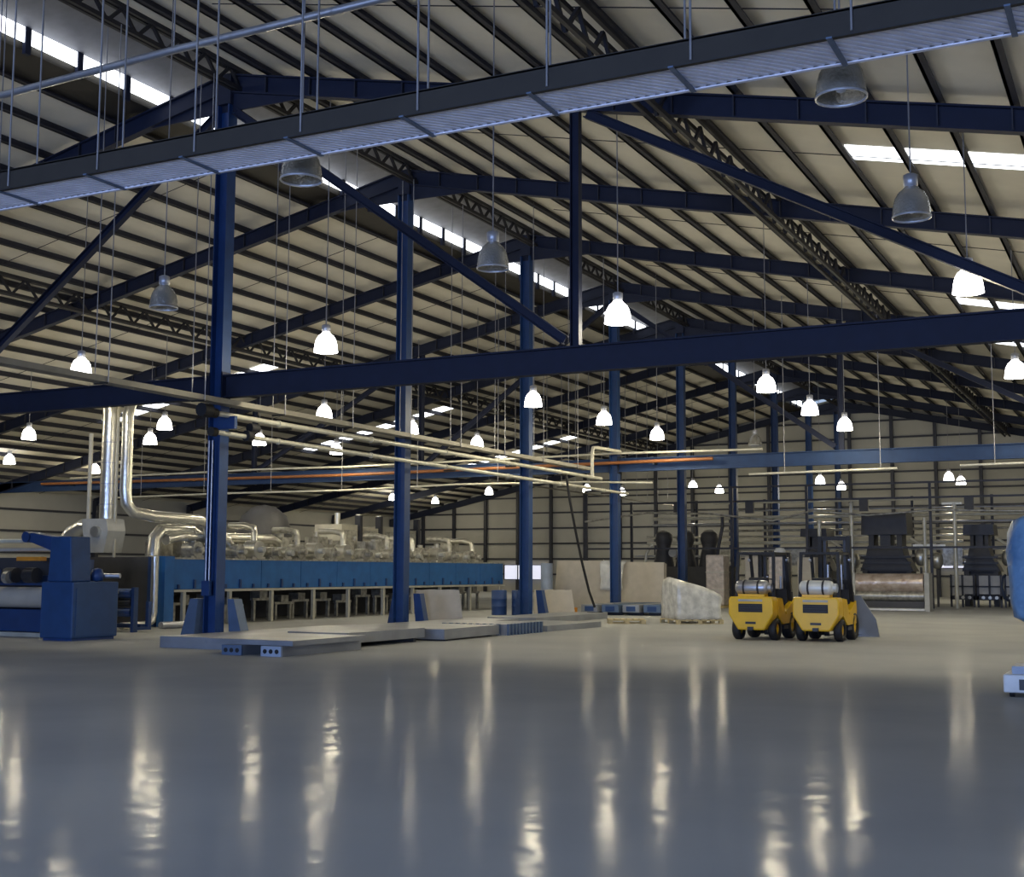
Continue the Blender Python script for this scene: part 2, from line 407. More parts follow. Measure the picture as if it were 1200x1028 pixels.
# ------------------------------------------------------------------ overhead services
# ribbed tray hung across the hall
YT, ZT = 12.0, 6.82
t = thing('service_tray', (-8, YT, ZT), 'wide dark service tray with ribbed pale underside hung across the hall', 'tray')
tx0, tx1, tw, th = -24.0, 9.0, .74, .26
MB().box(tx0, tx1, YT, YT + .02, ZT, ZT + th).build('side_panel', 'traydark', t)
MB().box(tx0, tx1, YT + tw - .02, YT + tw, ZT, ZT + th).build('side_panel', 'traydark', t)
MB().box(tx0, tx1, YT, YT + .06, ZT - .015, ZT).build('edge_flange', 'black', t)
MB().box(tx0, tx1, YT + tw - .05, YT + tw, ZT - .015, ZT).build('edge_flange', 'traypan', t)
MB().box(tx0, tx1, YT, YT + tw, ZT + th - .03, ZT + th - .01).build('cover', 'traydark', t)
mb = MB().box(tx0, tx1, YT + .03, YT + tw - .02, ZT + .02, ZT + .03)
x = tx0
while x < tx1 - tw:
    mb.bar((x, YT + .06, ZT + .012), (x + tw - .16, YT + tw - .05, ZT + .012), .055, .026); x += .115
pan = mb.build('ribbed_pan', 'traypan', t)
x = -17.2
while x < 8:
    MB().box(x - .028, x + .028, YT - .01, YT + tw + .01, ZT - .022, ZT - .004).build('joint_strap', 'guard', t)
    for yy, dx in ((YT - .01, .22), (YT + tw + .02, -.1)):
        xx = x + dx; MB().tube((xx, yy, ZT + .02), (xx, yy, zr(xx) - .05), .014, 6).build('hanger_rod', 'rod', t)
    x += 1.62
# round conduit above it
t = thing('conduit_pipe', (-12, 13, 8.7), 'slim grey round conduit pipe crossing above the ribbed tray', 'pipe')
MB().path([(-26, 13.1, 8.55), (-15, 13.0, 8.70), (-11.8, 13.0, 8.78), (-8, 13.0, 8.82), (1, 13, 8.82), (9, 13, 8.82)], .055, 10).build('pipe', 'galv', t)
for x in (-22, -18.6, -15.2, -11.8, -8.4, -5, -1.6, 1.8):
    MB().tube((x, 13, 8.82), (x, 13, zr(x) - .05), .011, 6).build('hanger_rod', 'rod', t)
# cable tray and two pipes along the ridge columns
XP = -19.36
t = thing('cable_tray', (XP, 9, 5.48), 'tan cable tray running past the ridge columns above the pale pipes', 'tray')
MB().box(XP - .16, XP + .16, 6.0, 44.8, 5.50, 5.53).box(XP - .17, XP - .15, 6.0, 44.8, 5.50, 5.62).box(XP + .15, XP + .17, 6.0, 44.8, 5.50, 5.62).build('tray_body', 'tray', t)
mb = MB()
for dx, r in ((-.09, .03), (-.02, .025), (.05, .035), (.11, .02)): mb.tube((XP + dx, 6.0, 5.53 + r), (XP + dx, 44.8, 5.53 + r), r, 8)
mb.build('cables', 'charcoal', t)
y = 7.5
while y < 44.5:
    MB().bar((XP - .2, y, 5.485), (XP + .2, y, 5.485), .05, .03).build('bracket', 'traydark', t)
    for s in (-.19, .19): MB().tube((XP + s, y, 5.47), (XP + s, y, ZRF - .78), .012, 6).build('hanger_rod', 'rod', t)
    y += 3.0
for zz, y1, lab, rr in ((5.27, 46.2, 'upper pale pipe running beneath the tan cable tray', .065), (4.83, 49.0, 'lower pale pipe running along the ridge columns', .058)):
    t = thing('service_pipe', (XP, 23, zz - .07), lab, 'pipe')
    MB().tube((XP, 23.1, zz), (XP, y1, zz), rr, 12).build('pipe', 'pipe', t)
    y = 25.5
    if zz > 5: MB().path([(XP, 45.3, 5.25), (XP, 45.3, 5.9), (XP, 45.32, 6.25), (XP, 45.4, 6.42), (XP, 45.8, 6.46), (XP, 48.2, 6.51)], .07, 10).build('riser', 'pipe', t)
    MB().tube((XP, 22.95, zz), (XP, 23.12, zz), rr + .05, 12).build('end_flange', 'traydark', t)
    while y < y1 - .5:
        MB().tube((XP, y - .03, zz), (XP, y + .03, zz), rr + .02, 12).build('coupling', 'pipe', t)
        MB().bar((XP - .30, y + .4, zz - .09), (XP + .1, y + .4, zz - .09), .05, .05).build('bracket', 'traydark', t); y += 4.2
t = thing('valve_cluster', (XP, 23.3, 4.7), 'dark valve cluster at the pipe ends on the conduit column', 'valve')
MB().tube((XP, 22.6, 5.30), (XP, 22.9, 5.30), .16, 12).build('valve_body', 'black', t)
MB().tube((XP + .05, 24.3, 5.05), (XP + .05, 24.6, 5.05), .11, 12).build('valve_body', 'charcoal', t)
MB().tube((XP + .02, 24.2, 4.85), (XP + .02, 24.4, 4.85), .13, 10).build('hand_wheel', 'black', t)
MB().bar((XP - .25, 23.6, 5.1), (XP + .2, 23.6, 5.1), .1, .3).build('bracket', 'dblue', t)
# riser and cross pipes at the second tie beam
YO = Y0 + 3 * B - .36
t = thing('orange_pipe', (-33, YO, 5.9), 'long orange pipe fixed along the far tie beam', 'pipe')
MB().path([(-52, YO, 6.10), (-40, YO, 6.02), (-33, YO, 5.98), (-22, YO, 6.06), (-15.5, YO, 6.10)], .07, 8).build('pipe', 'orange', t)
for x in range(-50, -15, 4): MB().box(x - .04, x + .04, YO - .02, Y0 + 3 * B - .02, 5.96, 6.02).build('bracket', 'girt', t)
t = thing('branch_pipe', (-33, YO, 5.2), 'thin pale pipe slung under the far tie beam left of the columns', 'pipe')
YQ = YO - .16
MB().path([(-47, YQ, 5.25), (-40, YQ, 5.30), (-33, YQ, 5.27), (-27, YQ, 5.38), (-21, YQ, 5.32), (-18, YQ, 5.2)], .045, 8).build('pipe', 'pipe', t)
for x in (-45, -41, -37, -33, -29, -25): MB().tube((x, YQ, 5.3), (x, YQ, zr(x) - .1), .014, 6).build('hanger_rod', 'rod', t)
t = thing('branch_pipe', (-12, YO, 5.38), 'thin pale pipe slung under the far tie beam right of the columns', 'pipe')
MB().tube((-14, YQ, 5.42), (-8.4, YQ, 5.47), .045, 8).build('pipe', 'pipe', t)
MB().tube((-6.2, YQ, 5.50), (1, YQ, 5.55), .045, 8).build('pipe', 'pipe', t)
for x in (-12.6, -9, -5, -1): MB().tube((x, YQ, 5.45), (x, YQ, zr(x) - .1), .016, 6).build('hanger_rod', 'rod', t)
# white cable lying along the orange pipe
tag(MB().path([(-50, YO + .05, 6.34), (-42, YO + .02, 6.36), (-38, YO, 6.40), (-33, YO, 6.36), (-24, YO, 6.42), (-19.5, YO - .05, 6.46), (-16, YO, 6.42), (-13.5, YO, 6.40)], .05, 8).build('white_cable', 'pipe'), 'white sagging cable bundle on top of the far tie beam', 'cable')
# sprinkler line behind the machine
t = thing('sprinkler_pipe', (-26, 46, 5.5), 'thin dark sprinkler pipe on many hanger rods above the far end of the blue machine', 'pipe')
MB().tube((-26, 49.6, 5.62), (-26, 76, 5.62), .035, 8).build('pipe', 'tray', t)
y = 50.2
while y < 76:
    MB().tube((-26, y, 5.62), (-26, y, zr(-26) - .05), .016, 6).build('hanger_rod', 'rod', t); y += 1.7
# hose hanging to the floor
tag(MB().path([(-19.1, 42.3, 5.1), (-19.05, 42.5, 4.2), (-19.0, 42.9, 3.1), (-18.95, 43.4, 1.9), (-18.9, 43.9, .9), (-18.85, 44.3, .32)], .05, 8).build('hanging_hose', 'black'), 'black hose hanging from the pale pipes down to the floor', 'hose')

# ------------------------------------------------------------------ high bay lamps
def lamp_parts(lit):
    root = empty('high_bay_lamp', (0, 0, 0))
    prof = [(.06, .27), (.10, .265), (.12, .235), (.185, .18), (.235, .09), (.262, -.02), (.276, -.13), (.278, -.19)]
    MB().lathe(prof, (0, 0, 0), 20).build('reflector', 'lamplit' if lit else 'lampoff', root, local=True)
    MB().lathe([(.0, .46), (.07, .46), (.105, .44), (.105, .29), (.06, .26)], (0, 0, 0), 14).build('ballast', 'ballast', root, local=True)
    MB().lathe([(.0, -.14), (.05, -.12), (.07, -.05), (.05, .05), (.03, .12)], (0, 0, 0), 10).build('bulb', 'lamplit' if lit else 'lampbulb', root, local=True)
    MB().lathe([(.268, -.175), (.284, -.175), (.284, -.20), (.268, -.20), (.268, -.175)], (0, 0, 0), 20).build('rim', 'lamplit' if lit else 'ballast', root, local=True)
    return root
cable_me = MB().tube((0, 0, 0), (0, 0, 1), .012, 6).mesh('cable', 'rod')
lit_pos = [(-25.38, 24.81), (-17.39, 24.66), (-9.83, 24.39), (-2.90, 24.50), (-39.89, 36.38), (-50.16, 44.60), (-32.47, 35.92), (-36.87, 39.96),
  (-50.64, 50.75), (-25.18, 35.68), (-32.97, 42.15), (-32.42, 46.91), (-24.93, 40.99), (-25.27, 46.86), (-17.30, 35.78), (-17.20, 41.32),
  (-17.27, 46.88), (-9.80, 35.66), (-9.98, 41.57), (-9.96, 46.74), (-3.13, 35.90), (-49.96, 79.61), (-49.37, 84.83), (-40.15, 76.19), (-33.01, 76.37),
  (-32.27, 80.65), (-25.65, 75.98), (-25.42, 80.65), (-17.42, 74.70), (-17.44, 80.47), (-10.24, 74.93), (-10.09, 78.73),
  (-33.2, 24.6), (-40.6, 24.6), (4.4, 24.5), (11.6, 24.5), (4.4, 35.8), (11.6, 35.8), (4.4, 46.8), (-2.9, 46.8), (-2.9, 75.0), (4.4, 75.0)]
off_pos = [(-2.86, 13.64), (-2.98, 18.86), (-9.94, 13.46), (-17.36, 19.07), (-9.95, 18.98), (-14.54, 51.05), (-17.4, 13.5), (4.4, 13.6), (4.4, 18.9)]
pl = bpy.data.lights.new('lamp_light', 'POINT'); pl.energy = LAMP_W; pl.color = (1.0, 0.88, 0.59); pl.shadow_soft_size = 0.2
for lit, pos in ((True, lit_pos), (False, off_pos)):
    proto = lamp_parts(lit)
    for k, (x, y) in enumerate(pos):
        o = proto if k == 0 else copy_tree(proto)
        o.location = (x, y, 7.0)
        if lit: tag(o, 'lit white bell-shaped high bay lamp hanging on a thin cable', 'lamp', 'lit high bay lamps')
        else: tag(o, 'unlit grey glass bell-shaped high bay lamp hanging on a cable', 'lamp', 'unlit high bay lamps')
    for o in [q for q in col.objects if q.name.startswith('high_bay_lamp') and ('unlit' not in q['label']) == lit]:
        c = inst(cable_me, 'cable', (0, 0, .46), o); c.scale = (1, 1, (zr(o.location.x) - .92 if abs(o.location.x + 32.5) < .2 else zr(o.location.x) - .05) - 7.46)
        if lit:
            lo = bpy.data.objects.new('lamp_light', pl); lo.location = (0, 0, -.32); lo.parent = o; col.objects.link(lo)
# ------------------------------------------------------------------ long blue drying machine
XM = -25.6
t = thing('drying_machine', (XM - 1.8, 28.7, 0), 'long blue drying machine on beige legs with blowers along its top', 'machine')
ym = [28.75 + 2.12 * k for k in range(11)]
for a, c in zip(ym, ym[1:]):
    p = MB().box(XM - .05, XM, a + .012, c - .012, 1.08, 1.97).build('fascia_panel', 'mblue', t)
    for q in (.35, 1.05, 1.7): MB().box(XM, XM + .05, a + q - .04, a + q + .04, 1.10, 1.10 + (.26 if q == 1.05 else .12)).build('latch', 'dblue', p)
MB().box(XM - 3.5, XM - .06, 28.9, 50.0, 1.02, 1.95).build('oven_body', 'dark', t)
MB().box(XM - .10, XM + .06, 28.75, 50.0, 1.00, 1.07).build('lower_rail', 'beige', t)
MB().box(XM - 3.5, XM + .02, 28.75, 50.0, 1.96, 2.01).build('top_rail', 'steelmix', t)
for y in (29.4, 31.5, 33.6, 35.9, 38.0, 40.3, 42.4, 44.5, 47.0, 49.6):
    MB().box(XM - .10, XM + .0, y - .06, y + .06, 0, 1.0).build('leg', 'beige', t)
    MB().box(XM - 3.4, XM - 3.3, y - .06, y + .06, 0, 1.02).build('leg', 'beige', t)
random.seed(3)
y = 29.9
while y < 49.5:                                  # fan trestles under the oven
    u = MB(); x = XM - .8 - random.random() * .3; h = .45 + random.random() * .25
    u.box(x - .05, x + .05, y - .05, y + .05, 0, h).box(x - .05, x + .05, y + .75, y + .85, 0, h).box(x - .06, x + .06, y - .1, y + .9, h, h + .08).box(x - .3, x + .1, y + .2, y + .6, h + .08, h + .3)
    u.build('under_trestle', 'steelmix', t); y += 1.25
MB().box(XM - 3.5, XM - 2.4, 29, 49.9, .02, 1.0).build('return_duct', 'dark', t)
MB().box(XM - 3.7, XM - .15, 28.66, 28.9, .02, 2.02).build('end_panel', 'dark', t)
MB().box(XM - .62, XM - .32, 28.50, 28.66, .02, 2.02).build('end_post', 'dblue', t)
MB().box(XM - .1, XM + .16, 28.35, 28.75, .02, 2.04).build('end_post', 'mblue', t)
# blowers, motors and ducts along the oven roof
random.seed(11)
k = 0; y = 30.6
while y < 49.6:
    x = XM - .55 - random.random() * .5; r = .20 + random.random() * .10
    bl = MB().tube((x - .25, y, 2.01 + r), (x + .22, y, 2.01 + r), r, 14).box(x - .25, x + .2, y - r - .04, y + r + .04, 2.01, 2.08)
    if k % 3 == 0: bl.path([(x, y, 2.1 + r), (x, y, 2.25 + 2 * r), (x - .1, y + .1, 2.42 + 2 * r), (x - .5, y + .1, 2.5 + 2 * r), (x - 1.1, y + .1, 2.5 + 2 * r)], .11, 10)
    o = bl.build('blower', 'silver' if k % 2 else 'steelmix', t)
    MB().tube((x + .22, y, 2.01 + r), (x + .42, y, 2.01 + r), .10, 10).build('motor', 'hopper' if k % 2 else 'steelmix', o)
    x2 = x - 1.3 - random.random() * .5; h = .35 + random.random() * .55
    o = MB().box(x2 - .3, x2 + .3, y + .15, y + .75, 2.01, 2.01 + h).tube((x2, y + .45, 2.01 + h), (x2, y + .45, 2.2 + h), .12, 10).build('fan_box', 'steelmix', t)
    if k % 2: MB().lathe([(.02, .34), (.10, .30), (.13, .2), (.09, .1), (.09, 0)], (x2 + .6, y + .3, 2.01), 10).build('valve_head', 'beige', t)
    y += .74 + random.random() * .25; k += 1
MB().path([(XM - .8, 29.4, 2.55), (XM - .8, 30.0, 2.66), (XM - .8, 31.6, 2.66), (XM - .8, 32.2, 2.6), (XM - .8, 32.5, 2.3), (XM - .8, 32.5, 2.05)], .17, 12).build('insulated_duct', 'silver', t)
MB().path([(XM - 1.6, 32.6, 2.7), (XM - 1.6, 35.6, 2.7), (XM - 1.6, 35.9, 2.6), (XM - 1.6, 36.0, 2.05)], .16, 12).build('insulated_duct', 'silver', t)
MB().path([(XM - .9, 29.0, 2.05), (XM - .9, 29.05, 2.6), (XM - .9, 29.3, 2.82), (XM - .9, 30.6, 2.86), (XM - .9, 31.0, 2.7), (XM - .9, 31.05, 2.05)], .19, 12).build('insulated_duct', 'silver', t)

# exhaust ducts and hopper over the machine's end
t = thing('exhaust_stack', (-26.9, 27.9, 2.1), 'pair of tall silver exhaust ducts rising over the grey hopper', 'duct')
yy = 27.6
MB().path([(-26.98, yy, 2.98), (-26.98, yy, 6.15), (-27.0, yy, 6.40), (-27.12, yy, 6.58), (-27.4, yy, 6.65), (-34, yy, 6.65)], .235, 16).build('round_duct', 'silver', t)
MB().path([(-34, yy + .6, 6.72), (-26.8, yy + .6, 6.72), (-26.5, yy + .5, 6.65), (-26.42, yy + .2, 6.45), (-26.42, yy + .1, 6.1), (-26.42, yy + .1, 3.9), (-26.40, yy + .13, 3.55), (-26.3, yy + .3, 3.3), (-26.15, yy + .9, 3.2), (-26.1, yy + 2.9, 3.16), (-26.1, yy + 3.3, 3.05), (-26.1, yy + 3.45, 2.7), (-26.1, yy + 3.5, 2.05)], .17, 14).build('round_duct', 'silver', t)
for z in (3.5, 4.1, 4.7, 5.3): MB().tube((-26.98, yy, z), (-26.98, yy, z + .03), .245, 16).build('seam_band', 'galv', t)
MB().bar((-26.68, yy, 2.0), (-26.68, yy, 6.6), .06, .06).build('support_bar', 'beige', t)
MB().tube((-27.62, yy - .1, 2.98), (-27.62, yy - .1, 5.6), .06, 10).build('side_pipe', 'beige', t)
hp = [(-27.62, 3.1), (-26.68, 3.1), (-26.60, 2.75), (-26.74, 2.13), (-27.46, 2.13)]
MB().prism([(x, yy - .35, z) for x, z in hp], (0, .7, 0)).build('hopper', 'hopper', t)
MB().tube((-27.0, yy - .48, 2.72), (-27.0, yy - .34, 2.72), .16, 12).build('fan_motor', 'silver', t)
MB().path([(-27.5, yy, 2.85), (-27.9, yy, 2.88), (-28.3, yy, 2.7), (-28.55, yy, 2.4), (-28.6, yy, 2.05)], [.24, .24, .26, .28, .28], 14).build('elbow_duct', 'silver', t)
# silver drain pipe
tag(MB().path([(-25.45, 27.95, 2.02), (-25.45, 27.95, .45), (-25.45, 27.9, .22), (-25.45, 27.7, .12), (-25.42, 27.2, .11), (-25.4, 26.65, .11)], .105, 12).build('drain_pipe', 'silver'), 'silver wrapped pipe dropping down the end of the blue machine', 'pipe')
tag(MB().path([(-24.95, 27.7, .1), (-24.9, 28.6, .1), (-24.9, 30.0, .1)], .1, 10).build('floor_duct', 'galv'), 'short grey duct lying at the foot of the blue machine', 'duct')

# roller stand in front of the machine's end
t = thing('roller_stand', (-24.8, 25.6, 0), 'dark blue roller stand before the dark end panel of the machine', 'machine')
for x in (-25.75, -24.25): MB().box(x - .05, x + .05, 25.82, 25.98, 0, 1.18).box(x - .05, x + .05, 25.98, 26.5, .05, .13).box(x - .05, x + .05, 26.38, 26.5, .13, .8).build('side_frame', 'dblue', t)
for z, r, m_ in ((1.02, .13, 'dblue'), (.78, .11, 'charcoal'), (.52, .12, 'dblue')): MB().tube((-25.68, 25.9, z), (-24.32, 25.9, z), r, 14).build('roller', m_, t)
MB().box(-25.3, -24.7, 25.765, 25.77, 1.02, 1.10).build('name_plate', 'white', t)
MB().box(-25.72, -25.4, 25.72, 25.8, .55, .68).build('control_tag', 'white', t)
MB().box(-25.7, -24.3, 26.2, 26.4, .1, .2).build('cross_bar', 'dblue', t)

# blue drive cabinet with column and arm
t = thing('drive_cabinet', (-22.9, 22.6, 0), 'blue steel drive cabinet with upright column and side arm', 'cabinet')
MB().box(-23.4, -22.38, 21.9, 23.35, .06, 1.36).build('cabinet_body', 'cabblue', t, bevel=.03)
MB().box(-23.34, -22.44, 21.96, 23.3, 0, .06).build('plinth', 'dblue', t)
MB().box(-22.385, -22.365, 22.0, 23.25, .12, 1.22).build('cabinet_door', 'cabblue', t)
MB().prism([(-23.32, 22.0, 1.36), (-22.55, 22.0, 1.36), (-22.62, 22.0, 2.42), (-23.25, 22.0, 2.42)], (0, .62, 0)).build('column', 'cabblue', t, bevel=.03)
MB().prism([(-23.2, 22.1, 2.40), (-23.2, 22.1, 2.05), (-24.1, 22.1, 2.32), (-24.2, 22.1, 2.45), (-24.0, 22.1, 2.52)], (0, .35, 0)).build('side_arm', 'dblue', t)
MB().tube((-24.15, 22.05, 2.42), (-24.15, 22.5, 2.42), .13, 12).build('arm_head', 'dblue', t)
MB().lathe([(0, 0), (.15, .02), (.17, .15), (.12, .3), (0, .33)], (-22.65, 22.9, 1.36), 12).build('drive_motor', 'dblue', t)
MB().tube((-22.6, 23.05, 1.5), (-22.2, 23.2, 1.5), .06, 10).build('motor_shaft', 'galv', t)

# feeder left of the cabinet
t = thing('fabric_feeder', (-26.5, 23.8, 0), 'dark blue fabric feeder with tan rollers left of the drive cabinet', 'machine')
for x in (-29.6, -24.35): MB().box(x - .1, x + .1, 23.2, 24.4, 0, 1.9).build('side_frame', 'dblue', t)
MB().tube((-29.5, 23.2, .95), (-24.45, 23.2, .95), .26, 18).build('cloth_roll', 'tan', t)
MB().tube((-29.5, 23.25, 2.36), (-24.2, 23.25, 2.36), .055, 10).build('guide_bar', 'pipe', t)
MB().tube((-29.5, 23.25, 2.14), (-24.2, 23.25, 2.14), .045, 10).build('guide_bar', 'tan', t)
for x in (-24.4, -29.5): MB().box(x - .05, x + .05, 23.2, 23.3, 1.9, 2.42).build('guide_post', 'dblue', t)
MB().box(-25.6, -24.75, 23.12, 23.3, 1.86, 1.96).build('warning_bar', 'amber', t)
MB().box(-29.5, -24.5, 23.5, 24.2, 1.25, 1.5).build('drive_beam', 'dblue', t)
for x in (-28.6, -27.4, -26.6, -25.9, -25.2):
    MB().tube((x, 23.1, 1.5), (x + .35, 23.1, 1.5), .19, 12).build('drive_unit', 'dblue' if x < -26 else 'charcoal', t)
MB().tube((-25.75, 22.95, 1.45), (-25.6, 22.95, 1.45), .16, 12).build('pulley', 'steelmix', t)
MB().box(-29.5, -24.5, 24.2, 24.35, .66, 1.95).build('back_panel', 'dark', t)
MB().box(-29.5, -24.5, 23.0, 24.2, .12, .66).build('base_beam', 'dblue', t)
MB().box(-29.6, -24.3, 22.9, 24.4, 0, .1).build('base_plate', 'beige', t)
MB().box(-27.1, -26.7, 22.86, 23.0, .3, .42).build('marker_plate', 'white', t)

# modules behind the machine
for k in range(4):
    y0 = 48.4 + k * 1.75
    t = thing('filter_module', (-33, y0 + .8, 0), ['tan filter module with grilles behind the blue machine, next to an open frame', 'tan filter module third from the gable end of its row', 'tan filter module second from the gable end of its row', 'tan filter module at the end of the row nearest the gable'][k] if k else 'tan filter module at the start of the row behind the blue machine', 'machine', 'filter modules')
    MB().box(-34.6, -33.1, y0 + .05, y0 + 1.35, .05, 3.75 - .12 * (k % 2)).build('housing', 'beige', t)
    for z in (1.9, 2.5, 3.1): MB().box(-33.1, -33.05, y0 + .2, y0 + 1.2, z, z + .4).build('grille', 'steelmix', t)
    MB().box(-33.3, -33.0, y0 + 1.4, y0 + 1.6, 0, 4.2).build('corner_post', 'girt', t)
    MB().tube((-33.8, y0 + .7, 3.6), (-33.8, y0 + .7, 4.3), .14, 10).build('outlet', 'silver', t)
t = thing('dark_vessel', (-36, 48, 0), 'large dark rounded vessel behind the blue machine', 'tank')
MB().lathe([(0, 4.6), (.5, 4.5), (1.0, 4.1), (1.25, 3.4), (1.3, 2.6), (1.3, .3)], (-36, 46.5, 0), 20).build('shell', 'dark', t)
for s in (-1, 1): MB().box(-36 + s * .9 - .1, -36 + s * .9 + .1, 46.4, 46.6, 0, .5).build('leg', 'dark', t)

# ------------------------------------------------------------------ plates at the column feet and sheets on the floor
def slab(name, label, cat, poly, ext, m_, group=None):
    o = MB().prism(poly, ext).build(name, m_); return tag(o, label, cat, group)
slab('foot_plate', 'blue-grey plate leaning on the left of the conduit column', 'plate', [(-20.55, 23.45, 0), (-20.12, 23.45, 0), (-20.02, 23.45, .98), (-20.25, 23.45, .98)], (0, .35, 0), 'guard', 'plates at column feet')
slab('foot_plate', 'blue-grey plate leaning on the right of the conduit column', 'plate', [(-19.50, 23.98, 0), (-19.10, 23.98, 0), (-19.40, 23.98, .97), (-19.58, 23.98, .97)], (0, .3, 0), 'guard', 'plates at column feet')
for i, (lab) in ((1, 'beside the larger leaning tan sheet'), (2, 'beside the smaller leaning tan sheet')):
    y = Y0 + B * i
    for s, w_ in ((-1, 'outer'), (1, 'inner')):
        slab('foot_plate', 'blue sloping %s plate at the column foot %s' % (w_, lab), 'plate',
             [(XR + s * .34, y + .3, 0), (XR + s * .66, y + .3, 0), (XR + s * .46, y + .3, .98), (XR + s * .24, y + .3, .98)], (0, .25, 0), 'dblue', 'plates at column feet')
def lean(label, p0, p1, h, m_, tilt=.12, name='steel_sheet', cat='sheet', inset=.12):
    p0 = Vector((*p0, 0)); p1 = Vector((*p1, 0)); d = (p1 - p0).normalized(); nrm = Vector((-d.y, d.x, 0))
    a = p0 + d * inset * .3 + nrm * tilt + Vector((0, 0, h)); c = p1 - d * inset + nrm * tilt + Vector((0, 0, h * .985))
    n = 7; top = [a.lerp(c, i / n) + Vector((0, 0, random.uniform(-.02, .015))) for i in range(n + 1)]
    o = MB().prism([p1] + [p0] + top, nrm * .05).build(name, m_); return tag(o, label, cat)
lean('large tan-grey sheet leaning at the foot of a blue column', (-20.05, 33.35), (-18.95, 34.35), 1.08, 'tan')
lean('small tan-grey sheet leaning near the blue drums', (-20.35, 42.2), (-19.1, 43.1), .98, 'tan')
def deck(label, x0, x1, y0, y1, z0, z1, m_='sheet', rz=0.0, bear=True, group='grey deck panels on the floor'):
    t = thing('deck_panel', ((x0 + x1) / 2, (y0 + y1) / 2, 0), label, 'panel', group, rz)
    hx, hy = (x1 - x0) / 2, (y1 - y0) / 2
    MB().box(-hx, hx, -hy, hy, z1 - .05, z1).build('top_sheet', m_, t, local=True)
    for s in (-1, 1): MB().box(s * hx - .03 * (s > 0), s * hx + .03 * (s < 0), -hy, hy, z0, z1 - .05).build('edge_fold', m_, t, local=True)
    for k in range(5):
        yy = -hy + .05 + k * (2 * hy - .1) / 4
        MB().box(-hx + .03, hx - .03, yy - .04, yy + .04, z0, z1 - .05).build('cross_rib', m_, t, local=True)
    if z0 > .02 and bear:
        for yy in (-hy * .8, hy * .8): MB().box(-hx * .9, hx * .9, yy - .06, yy + .06, 0, z0).build('bearer', 'dark', t, local=True)
    return t
deck('grey deck panel resting on two holed blue channels', -17.0, -14.85, 20.15, 22.7, .20, .30, bear=False)
deck('low grey deck panel beside the conduit column', -19.1, -17.2, 21.2, 28.2, 0, .24)
deck('grey deck panel raised on dark bearers past the holed channels', -17.0, -15.4, 22.9, 26.0, .10, .32, rz=R(-1))
deck('grey deck panel between the raised one and the striped stack', -17.0, -15.05, 26.25, 29.2, .04, .28, rz=R(1.5))
deck('grey deck panel lying below the large leaning tan sheet', -18.85, -17.2, 28.6, 34.6, 0, .22)
deck('grey deck panel beyond the striped stack', -17.1, -14.9, 31.9, 35.4, 0, .16, rz=R(-2))
deck('grey deck panel lying below the small leaning tan sheet', -19.0, -17.3, 36.0, 41.8, 0, .20)
for k, x in enumerate((-16.2, -15.25)):
    t = thing('steel_channel', (x, 20.1, 0), ['blue-grey steel channel with holes in its end, on the side of the conduit column', 'blue-grey steel channel with holes in its end, away from the columns'][k], 'channel', 'holed steel channels')
    MB().box(x - .24, x - .21, 20.05, 22.75, 0, .195).box(x + .21, x + .24, 20.05, 22.75, 0, .195).box(x - .21, x + .21, 20.05, 22.75, .165, .195).build('channel_body', 'sheet', t)
    e = MB().box(x - .24, x + .24, 20.0, 20.05, 0, .195).build('end_plate', 'tarpwhite' if k else 'guard', t)
    for d in (-.14, 0, .14): MB().tube((x + d, 19.99, .095), (x + d, 20.0, .095), .045, 10).build('end_hole', 'black', e)
t = thing('ribbed_panel', (-15.95, 30.5, 0), 'ribbed blue-grey panel stack with striped side', 'panel')
MB().box(-16.9, -15.0, 29.45, 31.65, .0, .28).build('core', 'sheet', t)
for k in range(11): MB().box(-15.0, -14.94, 29.5 + k * .195, 29.59 + k * .195, .0, .29).build('rib', 'guard', t)
for k in range(9): MB().box(-16.85 + k * .2, -16.76 + k * .2, 29.38, 29.45, .0, .29).build('rib', 'guard', t)
for k in range(4):
    y0 = 44.6 + k * .15; x0 = -19.2 + k * .78
    t = thing('steel_channel', (x0, y0 + 2, 0), 'blue-grey channel section, %s of the row before the tan boards' % ORD[k], 'channel', 'channel sections before the boards')
    MB().box(x0 - .33, x0 + .33, y0, y0 + 4.6, .12, .40).build('web', 'guard' if k % 2 else 'sheet', t)
    for yy in (.5, 3.9): MB().box(x0 - .3, x0 + .3, y0 + yy, y0 + yy + .12, 0, .12).build('bearer', 'dark', t)
    MB().box(x0 - .18, x0 + .18, y0 - .02, y0, .16, .34).build('end_cap', 'dblue', t)
tag(MB().box(-20.6, -20.0, 44.7, 45.3, 0, .26).box(-20.55, -20.3, 44.75, 45.2, .26, .33).build('yellow_case', 'amber'), 'small yellow case on the floor below the tan boards', 'case')
# blue drums
for k, (x, y) in enumerate(((-21.5, 43.3), (-20.95, 42.55), (-22.2, 43.0))):
    t = thing('blue_drum', (x, y, 0), ['dark blue drum behind its two neighbours', 'dark blue drum closest to the column foot', 'dark blue drum closest to the blue machine'][k], 'drum', 'blue drums')
    MB().lathe([(0, .93), (.28, .93), (.29, .9), (.29, .62), (.305, .6), (.29, .58), (.29, .34), (.305, .32), (.29, .3), (.29, 0)], (x, y, 0), 18).build('shell', 'dblue', t)
    MB().tube((x + .15, y, .93), (x + .15, y, .96), .04, 8).build('bung', 'galv', t)
